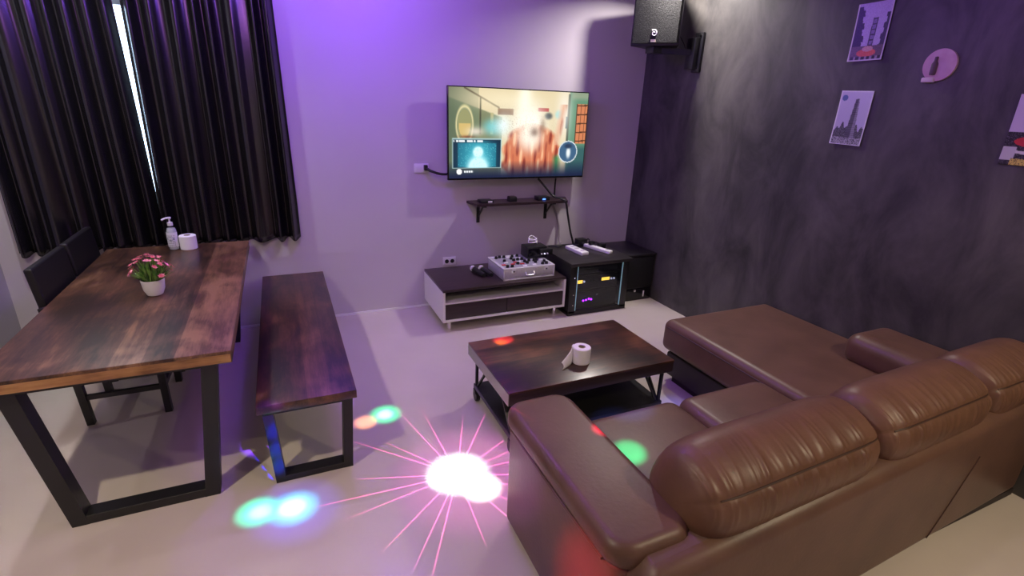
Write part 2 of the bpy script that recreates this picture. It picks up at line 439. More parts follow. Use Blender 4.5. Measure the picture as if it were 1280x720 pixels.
bm = new(); cyl(bm, (-1.72, YB-.09, 2.66), (.16, YB-.09, 2.66), .014)
rod = tag(obj('curtain_rod', bm, blackmetal), 'black metal curtain rod holding both black curtains', 'curtain rod')
for x in (-1.70, .14):
    bm = new(); box(bm, x-.012, x+.012, YB-.10, YB, 2.64, 2.68); obj('rod_bracket', bm, blackmetal, rod)

# ------------------------------------------------------------------ dining table
TX0, TX1, TY0, TY1, TZ = -1.165, -.285, 2.285, 4.222, .75
dt = thing('dining_table', 'dark mottled wooden dining table on black trapezoid metal legs', 'table', ((TX0+TX1)/2, (TY0+TY1)/2, 0))
boxpart('tabletop', (TX0, TX1, TY0, TY1, TZ-.058, TZ), wood_t, dt, .004)
o = boxpart('end_grain_edge', (TX0+.004, TX1-.004, TY0-.0015, TY0+.001, TZ-.054, TZ-.016), edge_w, dt); o['label'] = 'lighter honey brown front edge'
def uframe(parent, y, xt0, xt1, xb0, xb1, ztop, w_, d_):
    """trapezoid leg frame standing across the width at depth y"""
    o = thing_part = bpy.data.objects.new('leg_frame', None); C.objects.link(o)
    o.parent = parent; ORG[o.name] = Vector(((xb0+xb1)/2, y, 0)); o.location = ORG[o.name]-ORG[parent.name]
    for (xa, xb) in ((xt0, xb0), (xt1, xb1)):
        s = 1 if xa < (xt0+xt1)/2 else -1
        bm = new(); h0 = .0
        pts = [(xa, ztop), (xa+s*w_, ztop), (xb+s*w_, h0), (xb, h0)]
        f = [bm.verts.new((px, y-d_/2, pz)) for px, pz in pts]; g = [bm.verts.new((px, y+d_/2, pz)) for px, pz in pts]
        bm.faces.new(f); bm.faces.new(g[::-1])
        for i in range(4): bm.faces.new((f[i], g[i], g[(i+1) % 4], f[(i+1) % 4]))
        obj('leg', bm, blackmetal, o)
    bm = new(); box(bm, xb0+w_*.9, xb1-w_*.9, y-d_/2+.0005, y+d_/2-.0005, 0, w_*.72, .001, 1); obj('foot_bar', bm, blackmetal, o)
    bm = new(); box(bm, xt0+w_*.9, xt1-w_*.9, y-d_/2+.0005, y+d_/2-.0005, ztop-.02, ztop, .001, 1); obj('top_bar', bm, blackmetal, o)
uframe(dt, TY0+.065, -1.10, -.348, -.995, -.43, TZ-.058, .062, .075)
uframe(dt, TY1-.14, -1.10, -.348, -.995, -.43, TZ-.058, .062, .075)
# bench
BX0, BX1, BY0, BY1, BZ = -.225, .222, 2.27, 4.22, .455
bn = thing('bench', 'long dark reddish wooden bench on black metal frame legs', 'bench', ((BX0+BX1)/2, (BY0+BY1)/2, 0))
boxpart('seat_board', (BX0, BX1, BY0, BY1, BZ-.045, BZ), wood_b, bn, .004)
uframe(bn, BY0+.055, -.205, .203, -.185, .178, BZ-.045, .045, .07)
uframe(bn, BY1-.10, -.205, .203, -.185, .178, BZ-.045, .045, .07)

# ------------------------------------------------------------------ chairs (facing +x, pushed under the table)
def dining_chair(cy, label):
    ch = thing('dining_chair', label, 'chair', (-1.0, cy, 0), 'black chairs along the dining table')
    xb, xf, hw = -1.14, -.765, .185
    for sy in (-1, 1):
        y = cy+sy*hw
        bm = new(); bar(bm, (xf, y, 0), (xf, y, .42), .036, .036); obj('leg', bm, blackmetal, ch)
        bm = new(); bar(bm, (xb, y, 0), (xb-.02, y, .42), .036, .036); bar(bm, (xb-.02, y, .42), (xb-.065, y, .72), .034, .030); obj('leg', bm, blackmetal, ch)
        bm = new(); bar(bm, (xb, y, .17), (xf, y, .17), .022, .028); obj('stretcher', bm, blackmetal, ch)
    bm = new(); bar(bm, (xf, cy-hw, .17), (xf, cy+hw, .17), .022, .028); obj('stretcher', bm, blackmetal, ch)
    bm = new(); bar(bm, (xb, cy-hw, .26), (xb, cy+hw, .26), .022, .028); obj('stretcher', bm, blackmetal, ch)
    bm = new(); rbox(bm, xb-.02, xf+.03, cy-.215, cy+.215, .42, .475, .03, .018, 4); obj('seat', bm, chair_l, ch)
    bm = new(); t = bmesh.new(); rbox(t, -.02, .02, -.235, .235, 0, .49, .012, .012, 4)
    for v in t.verts:     # slight curve of the back
        v.co.x -= .02*(1-(v.co.y/.235)**2)
    merge(bm, t, Matrix.Translation((xb-.045, cy+.07, .435)) @ Matrix.Rotation(math.radians(-5), 4, 'Y'))
    obj('backrest', bm, chair_l, ch, 50)
    return ch
dining_chair(3.37, 'black padded dining chair between wall and potted pink flowers, low stretchers showing')
dining_chair(3.88, 'black padded dining chair tucked in beside the curtain')

# ------------------------------------------------------------------ things on the dining table
def toilet_roll(x, y, z, label, tail=False):
    r, h = .053, .098
    t = thing('toilet_roll', label, 'toilet roll', (x, y, z))
    bm = new(); pr = [(.021, 0), (r-.004, 0), (r, .004), (r, h-.004), (r-.004, h), (.021, h), (.021, 0)]
    lathe(bm, pr, x, y, z, 36); bmesh.ops.remove_doubles(bm, verts=bm.verts[:], dist=1e-6); obj('paper', bm, paper, t)
    bm = new(); lathe(bm, [(.0205, 0), (.0205, h), (.019, h), (.019, 0), (.0205, 0)], x, y, z+.001, 28); bmesh.ops.remove_doubles(bm, verts=bm.verts[:], dist=1e-6); obj('core', bm, card_m, t)
    if tail:
        bm = new(); rows = []
        # the loose end leaves the roll's front side, bows outwards and falls to the left
        plan = spline([(x-.030, y+r*.84, 0), (x-.052, y+.022, 0), (x-.066, y-.004, 0), (x-.105, y-.030, 0), (x-.150, y-.052, 0)], 8)
        for i, p in enumerate(plan):
            q = i/(len(plan)-1); top = h*(1-.62*max(0, q-.45)/.55)
            rows.append([bm.verts.new((p.x+.012*math.sin(PI*s)*q, p.y+.018*q*s, z+.0015+top*s)) for s in np.linspace(0, 1, 8)])
        for a, b in zip(rows, rows[1:]):
            for i in range(7): bm.faces.new((a[i], a[i+1], b[i+1], b[i]))
        o = obj('loose_sheet', bm, paper, t); s = o.modifiers.new('ply', 'SOLIDIFY'); s.thickness = .0015
    return t
toilet_roll(-.655, 4.09, TZ, 'white toilet roll standing on dining table next to the pump bottle')
pb = thing('pump_bottle', 'clear pump bottle with white pump and label on the dining table', 'bottle', (-.745, 4.10, TZ))
bx, by = -.745, 4.10
bm = new(); lathe(bm, [(.0, 0), (.030, 0), (.033, .006), (.033, .135), (.028, .155), (.014, .166), (.014, .172)], bx, by, TZ, 28); obj('bottle_body', bm, bottle_glass, pb)
bm = new(); lathe(bm, [(.0, .004), (.029, .004), (.0295, .135), (.024, .152), (.0, .153)], bx, by, TZ, 24); obj('gel', bm, mat('gel', (.62, .66, .70), .15, spec=.5), pb)
def label_fn(U, V):
    c = np.full(U.shape+(3,), 232.); c[..., 2] = 240
    rows = (np.floor(V*16) % 2 == 1) & (np.abs(U-.5) < .30) & (np.floor(V*16) > 2) & (np.sin(U*60+np.floor(V*16)*3) > -.5)
    c[rows] = 150
    em = ((U-.5)/.22)**2+((V-.42)/.12)**2; c[(em < 1) & (em > .6)] = (120, 130, 150)
    return c
def bottle_label():
    nu, nv = 32, 40; bm = new()
    ang = np.linspace(math.radians(-195), math.radians(-15), nu); zs = np.linspace(TZ+.125, TZ+.022, nv)
    rows = [[bm.verts.new((bx+.0338*math.cos(a), by+.0338*math.sin(a), z)) for a in ang] for z in zs]
    for a, b in zip(rows, rows[1:]):
        for i in range(nu-1): bm.faces.new((a[i], b[i], b[i+1], a[i+1]))
    o = obj('label', bm, print_m, pb)
    U, V = np.meshgrid(np.linspace(0, 1, nu), np.linspace(0, 1, nv)); c = (label_fn(U, V)/255)**2.2
    at = o.data.color_attributes.new('print', 'FLOAT_COLOR', 'POINT')
    at.data.foreach_set('color', np.concatenate([c.reshape(-1, 3), np.ones((nu*nv, 1))], 1).astype(np.float32).ravel())
bottle_label()
bm = new(); lathe(bm, [(.0, .17), (.017, .17), (.017, .192), (.006, .196), (.005, .215), (.012, .217), (.012, .228), (0, .23)], bx, by, TZ, 20)
pm = obj('pump', bm, white_p, pb)
bm = new(); tube(bm, [(bx, by, TZ+.222), (bx-.02, by-.012, TZ+.223), (bx-.042, by-.024, TZ+.214)], .006, 8, 5); obj('nozzle', bm, white_p, pm)
# potted flowers
fx, fy = -.70, 3.14
pf = thing('potted_flowers', 'pink artificial flowers with green leaves in a small white pot', 'potted plant', (fx, fy, TZ))
bm = new(); lathe(bm, [(0, 0), (.030, 0), (.038, .005), (.050, .035), (.056, .085), (.056, .09), (.052, .09), (.050, .075), (0, .075)], fx, fy, TZ, 36); obj('pot', bm, ceramic, pf)
bm = new(); lathe(bm, [(0, .0765), (.0495, .0765), (.0495, .0758)], fx, fy, TZ, 24); obj('soil', bm, soil_m, pf)
bm = new()
def blade(bm, base, tip, wd):
    base, tip = Vector(base), Vector(tip); d = tip-base; sd = d.cross(Vector((random.uniform(-.5, .5), random.uniform(-.5, .5), 1))).normalized()*wd
    mid = base+d*.55+Vector((0, 0, d.length*.10))
    vs = [bm.verts.new(p) for p in (base, mid+sd, tip, mid-sd)]
    c = bm.verts.new(mid+Vector((0, 0, -.003)))
    for i in range(4): bm.faces.new((vs[i], vs[(i+1) % 4], c))
heads = []
for i in range(38):
    el = math.radians(random.uniform(18, 88)); az = random.uniform(0, 2*PI); R = random.uniform(.095, .118)
    heads.append((fx+R*math.cos(el)*math.cos(az), fy+R*math.cos(el)*math.sin(az), TZ+.082+R*math.sin(el)*1.25))
for i in range(110):
    el = math.radians(random.uniform(10, 85)); az = random.uniform(0, 2*PI); R = random.uniform(.07, .125)
    b0 = (fx+.03*math.cos(az), fy+.03*math.sin(az), TZ+.076)
    blade(bm, b0, (fx+R*math.cos(el)*math.cos(az), fy+R*math.cos(el)*math.sin(az), TZ+.082+R*math.sin(el)*1.1), random.uniform(.005, .010))
for h in heads: tube(bm, [(fx+(h[0]-fx)*.2, fy+(h[1]-fy)*.2, TZ+.076), h], .0015, 5, 0)
fo = obj('foliage', bm, leaf_m, pf, 0); fo['kind'] = 'stuff'
bm = new()
for h in heads:
    n = (Vector(h)-Vector((fx, fy, TZ+.07))).normalized(); a = n.orthogonal().normalized(); b = n.cross(a); hv = Vector(h)
    for rep in range(3):
        off = (a*random.uniform(-1, 1)+b*random.uniform(-1, 1))*.010*(rep > 0)
        c = bm.verts.new(hv+off); s = random.uniform(.010, .014); a0 = random.uniform(0, 6)
        ring = []
        for k in range(10):
            rr = s*(1 if k % 2 == 0 else .45); th = a0+2*PI*k/10
            ring.append(bm.verts.new(hv+off+(a*math.cos(th)+b*math.sin(th))*rr+n*(.004 if k % 2 == 0 else 0)))
        for k in range(10): bm.faces.new((c, ring[k], ring[(k+1) % 10]))
bl = obj('blossoms', bm, petal_m, pf, 0); bl['kind'] = 'stuff'

# ------------------------------------------------------------------ television
TVX0, TVX1, TVZ0, TVZ1, TVY = 1.283, 2.612, 1.165, 1.918, 4.205
tv = thing('television', 'large flat television glowing with a bright game picture on the wall', 'television', ((TVX0+TVX1)/2, YB, TVZ0))
boxpart('housing', (TVX0, TVX1, TVY, TVY+.03, TVZ0, TVZ1), blackgloss, tv, .004)
boxpart('rear_cover', (TVX0+.2, TVX1-.2, TVY+.03, TVY+.06, TVZ0+.05, TVZ1-.2), blackplastic, tv, .01)
boxpart('wall_mount', (1.75, 2.15, TVY+.06, YB, 1.35, 1.70), blackmetal, tv)
def screen_fn(U, V):
    r2 = np.random.default_rng(5)
    c = np.zeros(U.shape+(3,))
    def put(mask, col, a=1.):
        mm = np.clip(mask, 0, 1)[..., None]*a; c[:] = c*(1-mm)+np.array(col)*mm
    def inside(x0, x1, y0, y1, s=.006): 
        f = lambda t: np.clip(t/s+.5, 0, 1)
        return f(U-x0)*f(x1-U)*f(V-y0)*f(y1-V)
    def blob(x, y, rx, ry, p=1.): return np.exp(-(((U-x)/rx)**2+((V-y)/ry)**2)**p)
    put(np.ones_like(U), (222, 205, 165))
    # ceiling and side walls meeting at a far end
    put(np.clip((.10+U*.55-V)*-60, 0, 1)*(U < .36), (136, 146, 112)); put((U < .20)*np.clip(1-U*3, 0, 1), (70, 88, 68), .7); put((U > .20)*(U < .34)*(V > U*.6+.10), (112, 116, 84), .6)
    put(np.clip(1-np.abs(V-(.0+(U-.1)*.85))*60, 0, 1)*(U > .1)*(U < .34), (70, 60, 44))
    put(inside(.205, .215, .10, .5), (70, 72, 56)); put(inside(.28, .30, .26, .5), (180, 170, 120)); put(inside(.33, .44, .21, .28), (120, 84, 60))
    put(blob(.40, .12, .25, .10), (240, 226, 190), .8)
    e = np.sqrt(((U-.105)/.055)**2+((V-.40)/.20)**2); put(np.clip(1-np.abs(e-1)*6, 0, 1)*(V < .56), (226, 214, 160)); put((e < .85)*(V < .55), (150, 150, 104)); put((e < .7)*(V > .38)*(V < .56), (206, 178, 110))
    put(inside(.855, 1.01, -.1, 1), (96, 140, 112)); put(np.clip((U-.86)*40, 0, 1)*np.clip((.10-V)*20, 0, 1), (140, 156, 130))
    put(inside(.915, 1.01, .13, .60), (206, 126, 84))
    g = ((np.mod(U-.915, .031) < .006) | (np.mod(V-.13+U*.1, .105) < .016)) & (U > .915) & (V > .13) & (V < .60); put(g*1., (84, 52, 34))
    put(inside(.845, .862, .02, .62), (54, 66, 50)); put(inside(.835, .85, .28, .42), (40, 60, 60))
    put(inside(.62, .70, .19, .23), (176, 70, 66)); put(blob(.70, .28, .03, .04, 2), (60, 66, 66)); put(blob(.78, .26, .03, .05, 2), (150, 206, 196))
    put(blob(.56, .38, .13, .24, 1.4), (255, 253, 244), .95); put(blob(.52, .12, .05, .35), (255, 250, 230), .9); put(blob(.82, .25, .06, .3), (250, 246, 240), .7)
    # hanging orange cloth with folds
    wav = np.sin(U*83+9*V)+.7*np.sin(U*151-5*V+1.3)+.5*np.sin(U*37+V*23)
    edge = .205+.02*np.sin(V*9+1)+.012*np.sin(V*31)
    body = np.clip((V-.36-3.6*(U-.585)**2)*16, 0, 1)*np.clip((edge-np.abs(U-.585))*40, 0, 1)
    put(body, (206, 116, 82)); put(body*np.clip(wav-.5, 0, 1), (134, 50, 40), .85); put(body*np.clip(-wav-.6, 0, 1), (248, 196, 152), .85)
    sl = np.clip(1-np.abs(U-.80+.10*(V-.3))/.035, 0, 1)*(V > .14)*(V < .62); put(sl, (226, 170, 140), .8); put(sl*np.clip(wav-.3, 0, 1), (170, 96, 80), .7)
    put(blob(.565, .50, .10, .20, 1.6), (255, 248, 232), .95); put(blob(.60, .47, .03, .05), (96, 70, 60), .6); put(blob(.66, .40, .02, .09), (120, 90, 70), .5)
    put(blob(.30, .42, .07, .09, 1.4), (110, 196, 200), .9); put(blob(.37, .40, .06, .13), (236, 250, 250), .9); put(blob(.18, .47, .06, .05), (240, 226, 210), .8); put(blob(.12, .53, .05, .015), (120, 66, 50), .8)
    put(np.clip((U-.74)*25, 0, 1)*np.clip((V-.72)*18, 0, 1)*np.clip((.82-U)*25, 0, 1), (60, 132, 84)); put(np.clip((U-.84)*25, 0, 1)*np.clip((V-.60)*14, 0, 1), (44, 84, 92), .8)
    sp = r2.random(U.shape); put((sp > .9)*blob(.5, .4, .22, .2), (150, 130, 110), .35)
    # dark foot of the picture
    put(np.clip((V-.80)*5.5, 0, 1), (20, 30, 62), .95)
    # inset window
    put(inside(.022, .362, .545, .885), (170, 200, 200)); put(inside(.028, .356, .56, .88), (12, 40, 60)); put(inside(.06, .325, .60, .87), (26, 104, 128)); 
    put(blob(.20, .80, .10, .28)*inside(.03, .35, .57, .88), (90, 210, 226), .8)
    put(np.clip(blob(.198, .70, .034, .06, 2)*1.6, 0, 1)*inside(.05, .33, .6, .878), (214, 250, 252)); put(np.clip(blob(.198, .90, .072, .15, 2)*1.6, 0, 1)*inside(.05, .33, .6, .878), (206, 248, 252)); put((sp > .93)*inside(.06, .325, .60, .87), (120, 220, 220), .6)
    put(inside(.03, .235, .566, .588)*(np.sin(U*260)+np.sin(U*97) > -.7), (245, 250, 250))
    # round badge
    d = np.sqrt(((U-.868)*1.777)**2+(V-.70)**2); put((d < .135)*1., (206, 216, 220)); put((d < .122)*1., (62, 96, 128)); put(blob(.872, .71, .018, .07, 2), (235, 240, 240)); put(blob(.868, .63, .03, .03, 2), (40, 56, 82))
    d = np.sqrt(((U-.070)*1.777)**2+(V-.925)**2); put((d < .032)*1., (248, 250, 250)); put(inside(.10, .165, .912, .936)*(np.sin(U*420) > -.6), (238, 242, 246))
    return c
grid_print('screen', (TVX0+.009, TVY-.0012, TVZ1-.009), (TVX1-TVX0-.018, 0, 0), (0, 0, -(TVZ1-TVZ0-.024)), 260, 146, screen_fn, screen_m, tv)

# ------------------------------------------------------------------ sockets and cables on the back wall
def socket(x, z, label, plugs):
    s = thing('wall_socket', label, 'socket', (x, YB, z))
    boxpart('face_plate', (x-.062, x+.062, YB-.012, YB, z-.038, z+.038), white_p, s, .004)
    for dx in (-.026, .026):
        bm = new(); cyl(bm, (x+dx, YB-.0135, z), (x+dx, YB-.011, z), .019, None, 20); obj('outlet_hole', bm, blackplastic if plugs else white_p, s)
    return s
socket(1.085, 1.257, 'white double wall socket beside the television with one black plug', False)
socket(1.325, .415, 'white wall socket with two round black outlets above the media stand', True)
def cable(label, pts, r, material, cat='cable'):
    bm = new(); tube(bm, pts, r); return tag(obj('cable', bm, material), label, cat)
pl = tag(boxpart('plug', (1.10, 1.13, YB-.05, YB-.0136, 1.24, 1.285), blackplastic, None, .005), 'black plug pushed into the socket beside the television', 'plug')
cable('short black cable from the wall socket to the television', [(1.118, YB-.045, 1.258), (1.16, YB-.06, 1.235), (1.25, YB-.055, 1.21), (1.36, YB-.065, 1.215)], .011, cable_m)
cable('thick black cable running from television past shelf to the rack', [(2.16, YB-.075, 1.155), (2.22, YB-.09, 1.09), (2.30, YB-.13, 1.00), (2.35, YB-.19, .982), (2.385, YB-.222, .955), (2.43, YB-.20, .83), (2.50, YB-.15, .66), (2.55, YB-.12, .56), (2.562, YB-.115, .53), (2.57, YB-.11, .512)], .010, cable_m)
cable('thin black cable hanging straight from the television onto the shelf', [(2.345, YB-.075, 1.155), (2.347, YB-.065, 1.08), (2.35, YB-.06, .976)], .008, cable_m)
cable('grey cable curving down the wall from shelf to rack', [(2.30, YB-.02, .93), (2.38, YB-.015, .86), (2.44, YB-.015, .70), (2.45, YB-.03, .56), (2.455, YB-.06, .513)], .010, cable_g)

# ------------------------------------------------------------------ wall shelf and what lies on it
SZ = .965
sh = thing('wall_shelf', 'narrow dark wooden wall shelf on black brackets below the television', 'shelf', (1.94, YB, .78))
bm = new()
pts = [(1.49, YB), (1.52, YB-.20), (2.42, YB-.20), (2.50, YB)]
f = [bm.verts.new((x, y, SZ-.022)) for x, y in pts]; g = [bm.verts.new((x, y, SZ)) for x, y in pts]
bm.faces.new(f); bm.faces.new(g)
for i in range(4): bm.faces.new((f[i], f[(i+1) % 4], g[(i+1) % 4], g[i]))
obj('board', bm, wenge, sh)
for x in (1.60, 2.29):
    bm = new(); box(bm, x-.014, x+.014, YB-.012, YB, SZ-.205, SZ-.022); box(bm, x-.014, x+.014, YB-.185, YB-.012, SZ-.034, SZ-.022)
    bar(bm, (x, YB-.012, SZ-.15), (x, YB-.13, SZ-.034), .012, .012); obj('bracket', bm, blackmetal, sh)
def gadget(name, label, cat, dims, bits, bev=.004):
    t = thing(name, label, cat, ((dims[0]+dims[1])/2, (dims[2]+dims[3])/2, dims[4]))
    boxpart('case', dims, blackplastic, t, bev)
    for nm, dd, mt in bits: boxpart(nm, dd, mt, t)
    return t
gadget('media_box', 'flat black box with a white tag lying on the wall shelf', 'media box', (1.57, 1.69, YB-.16, YB-.06, SZ, SZ+.022), [('tag', (1.635, 1.675, YB-.1615, YB-.15, SZ+.004, SZ+.018), white_p)])
gadget('adapter', 'small black adapter in the middle of the wall shelf', 'adapter', (1.85, 1.92, YB-.15, YB-.08, SZ, SZ+.04), [('lid', (1.855, 1.915, YB-.145, YB-.085, SZ+.04, SZ+.045), wenge)])
gadget('streaming_box', 'small black box with a blue light on the wall shelf', 'media box', (2.13, 2.25, YB-.16, YB-.07, SZ, SZ+.036), [('status_light', (2.175, 2.205, YB-.162, YB-.159, SZ+.008, SZ+.020), blue_led)])

# ------------------------------------------------------------------ media stand
MX0, MX1, MY0, MY1, MZ = 1.075, 2.205, 3.68, 4.27, .375
ms = thing('media_stand', 'low white media stand with dark brown top and two drawers', 'media stand', ((MX0+MX1)/2, (MY0+MY1)/2, 0))
for x in (MX0+.07, MX1-.07):
    for y in (MY0+.06, MY1-.06):
        bm = new(); cyl(bm, (x, y, 0), (x, y, .092), .015, .022, 18); obj('leg', bm, chrome, ms)
boxpart('top', (MX0+.002, MX1-.002, MY0, MY1, MZ-.022, MZ), wenge, ms, .002)
boxpart('side_panel', (MX0, MX0+.02, MY0, MY1, .112, MZ-.022), whitelam, ms)
boxpart('side_panel', (MX1-.02, MX1, MY0, MY1, .112, MZ-.022), whitelam, ms)
boxpart('bottom_panel', (MX0, MX1, MY0, MY1, .092, .112), whitelam, ms)
boxpart('shelf_board', (MX0+.02, MX1-.02, MY0+.012, MY1-.012, .243, .258), whitelam, ms)
boxpart('back_panel', (MX0+.02, MX1-.02, MY1-.012, MY1, .112, MZ-.022), whitelam, ms)
mid = (MX0+MX1)/2
for a, b in ((MX0+.021, mid-.0025), (mid+.0025, MX1-.021)): boxpart('drawer', (a, b, MY0+.004, MY0+.40, .114, .241), wenge, ms, .001)

# aluminium mixer case on the stand
CX0, CX1, CY0, CY1, CZ0, CZ1 = 1.625, 2.115, 3.74, 4.12, MZ, MZ+.108
ac = thing('aluminium_case', 'silver aluminium case with an audio mixer in its open top', 'case', ((CX0+CX1)/2, (CY0+CY1)/2, CZ0))
boxpart('shell', (CX0+.004, CX1-.004, CY0+.004, CY1-.004, CZ0, CZ1-.006), alu, ac, .004)
for a, b, c, d in ((CX0, CX1, CY0, CY0+.028), (CX0, CX1, CY1-.028, CY1), (CX0, CX0+.028, CY0+.028, CY1-.028), (CX1-.028, CX1, CY0+.028, CY1-.028)):
    boxpart('rim', (a, b, c, d, CZ1-.018, CZ1), alutrim, ac, .004)
for x in (CX0, CX1-.012): boxpart('corner_trim', (x, x+.012, CY0, CY0+.012, CZ0, CZ1-.018), alutrim, ac, .003)
boxpart('bottom_trim', (CX0+.012, CX1-.012, CY0, CY0+.006, CZ0, CZ0+.010), alutrim, ac, .002)
pn = boxpart('mixer_panel', (CX0+.028, CX1-.028, CY0+.028, CY1-.028, CZ1-.007, CZ1-.003), mat('mixer_grey', (.30, .29, .33), .45), ac)
k = 0
for i in range(10):
    for j in range(6):
        x = CX0+.05+i*.043; y = CY0+.05+j*.055
        if (x > CX1-.20 and y > CY1-.18) or random.random() < .38: continue
        x += random.uniform(-.008, .008); y += random.uniform(-.01, .01)
        bm = new()
        if random.random() < .36: box(bm, x-.019, x+.019, y-.011, y+.011, CZ1-.004, CZ1+.004, .002); mt, nm = (white_p if random.random() < .8 else red_p), 'button'
        else: cyl(bm, (x, y, CZ1-.004), (x, y, CZ1+.018), .016, .012, 10); mt, nm = blackplastic, 'knob'
        obj(nm, bm, mt, pn)
for x in (CX0+.095, CX1-.085):
    l = boxpart('latch', (x-.016, x+.016, CY0-.004, CY0+.004, CZ1-.045, CZ1-.012), alutrim, ac, .002)
    boxpart('latch_slot', (x-.006, x+.006, CY0-.0055, CY0-.003, CZ1-.036, CZ1-.024), blackplastic, l)
hd = bpy.data.objects
bm = new(); tube(bm, [(CX0+.205, CY0-.004, CZ0+.066), (CX0+.208, CY0-.016, CZ0+.045), (CX0+.225, CY0-.018, CZ0+.040), (CX0+.265, CY0-.018, CZ0+.040), (CX0+.282, CY0-.016, CZ0+.045), (CX0+.285, CY0-.004, CZ0+.066)], .006, 8, 6); obj('handle', bm, alutrim, ac)
# black receiver on the case with a white coil
rc = thing('receiver', 'squat black receiver box resting on the aluminium case', 'receiver', (2.04, 4.03, CZ1))
boxpart('body', (1.945, 2.145, 3.96, 4.10, CZ1+.001, CZ1+.105), blackplastic, rc, .006)
boxpart('side_block', (2.06, 2.19, 3.93, 4.05, CZ1+.03, CZ1+.085), blackplastic, rc, .006)
boxpart('front_panel', (1.955, 2.055, 3.956, 3.961, CZ1+.02, CZ1+.09), blackgloss, rc)
for i in range(3):
    bm = new(); cyl(bm, (2.075+i*.03, 3.930, CZ1+.045), (2.075+i*.03, 3.922, CZ1+.045), .007, None, 10); obj('knob', bm, pale_led if i == 1 else white_p, rc)
bm = new(); tube(bm, [(2.04+.045*math.cos(a)*(1-.1*(a/6.3)), 4.05+.03*math.sin(a), CZ1+.112+.012*a/3+.035*max(0, math.sin(a))) for a in np.linspace(0, 4*PI, 22)], .005, 6, 4)
tag(obj('coiled_wire', bm, white_p), 'white wire coiled on top of the black receiver', 'cable')
# microphones
def microphone(p0, p1, label):
    p0, p1 = Vector(p0), Vector(p1); d = (p1-p0).normalized()
    t = thing('microphone', label, 'microphone', (p0.x, p0.y, MZ), 'wireless microphones by the case')
    bm = new(); cyl(bm, p0, p0+d*.17, .017, .022, 16); obj('grip', bm, blackplastic, t)
    bm = new(); cyl(bm, p0+d*.168, p0+d*.182, .0255, None, 18); obj('collar', bm, chrome, t)
    bm = new(); t2 = bmesh.new(); bmesh.ops.create_uvsphere(t2, u_segments=16, v_segments=10, radius=.027); merge(bm, t2, Matrix.Translation(p0+d*.200)); obj('grille', bm, alutrim, t)
microphone((1.565, 3.86, MZ+.025), (1.535, 4.10, MZ+.029), 'black handheld microphone with silver head lying against the silver case')
microphone((1.505, 3.88, MZ+.025), (1.465, 4.10, MZ+.029), 'black handheld microphone with silver head on the open side of its pair')

# ------------------------------------------------------------------ glass-door rack
RX0, RX1, RY0, RY1, RZ = 2.235, 2.86, 3.66, 4.27, .50
rk = thing('audio_rack', 'black audio rack with tinted glass door and thick top', 'audio rack', ((RX0+RX1)/2, (RY0+RY1)/2, 0))
boxpart('top', (RX0-.01, RX1+.02, RY0-.02, RY1, RZ-.03, RZ), mat('black_woodgrain', (.014, .012, .013), .4, noise=(4, (.028, .024, .024), 5, (1, 12, 1))), rk, .003)
boxpart('side_panel', (RX0, RX0+.07, RY0, RY1, .02, RZ-.03), blackplastic, rk, .002)
boxpart('side_panel', (RX1-.07, RX1, RY0, RY1, .02, RZ-.03), blackplastic, rk, .002)
boxpart('base', (RX0, RX1, RY0, RY1, 0, .04), blackplastic, rk)
boxpart('back_panel', (RX0+.07, RX1-.07, RY1-.01, RY1, .04, RZ-.03), blackplastic, rk)
boxpart('shelf_board', (RX0+.07, RX1-.07, RY0+.04, RY1-.01, .365, .378), blackplastic, rk)
boxpart('shelf_board', (RX0+.07, RX1-.07, RY0+.04, RY1-.01, .215, .225), blackplastic, rk)
gd = boxpart('glass_door', (RX0+.072, RX1-.072, RY0+.004, RY0+.009, .045, RZ-.035), door_glass, rk)
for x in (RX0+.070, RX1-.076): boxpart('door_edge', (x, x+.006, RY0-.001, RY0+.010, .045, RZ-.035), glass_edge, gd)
for x, z in ((RX0+.045, .36), (RX0+.045, .2), (RX0+.045, .1)):
    bm = new(); cyl(bm, (x, RY0-.002, z), (x, RY0+.002, z), .005, None, 8); obj('screw', bm, pale_led if z == .36 else chrome, rk)
am = thing('amplifier', 'black amplifier with two amber displays inside the glass rack', 'amplifier', (2.55, 3.95, .225))
boxpart('chassis', (RX0+.085, RX1-.085, RY0+.05, 4.15, .226, .352), mat('amp_black', (.02, .02, .022), .35), am, .004)
boxpart('display', (2.335, 2.395, RY0+.047, RY0+.051, .285, .315), amber, am)
boxpart('display', (2.60, 2.685, RY0+.047, RY0+.051, .290, .318), amber, am)
for i, x in enumerate((2.41, 2.48, 2.515, 2.585, 2.705, 2.735)):
    bm = new(); cyl(bm, (x, RY0+.050, .300), (x, RY0+.042, .300), .009, None, 12); obj('knob', bm, pale_led if i in (0, 4, 5) else blackgloss, am)
am = thing('amplifier', 'black power amplifier with violet lights at the bottom of the rack', 'amplifier', (2.55, 3.95, .04))
boxpart('chassis', (RX0+.085, RX1-.085, RY0+.05, 4.15, .041, .200), mat('amp_black', (.02, .02, .022), .35), am, .004)
for dx, dz in ((0, 0), (.030, .008), (-.030, -.004), (.055, 0)):
    bm = new(); cyl(bm, (2.45+dx, RY0+.051, .115+dz), (2.45+dx, RY0+.046, .115+dz), .009, None, 12); obj('violet_light', bm, violet_led, am)
for x, z in ((2.56, .16), (2.66, .10), (2.72, .18)):
    bm = new(); cyl(bm, (x, RY0+.050, z), (x, RY0+.043, z), .007, None, 10); obj('knob', bm, chrome, am)
am = thing('cd_player', 'flat dark player on the top shelf inside the rack', 'player', (2.55, 3.95, .378))
boxpart('chassis', (RX0+.09, RX1-.09, RY0+.06, 4.1, .379, .425), mat('amp_grey', (.05, .05, .055), .4), am, .003)
boxpart('disc_tray', (2.42, 2.56, RY0+.057, RY0+.061, .40, .412), blackgloss, am)

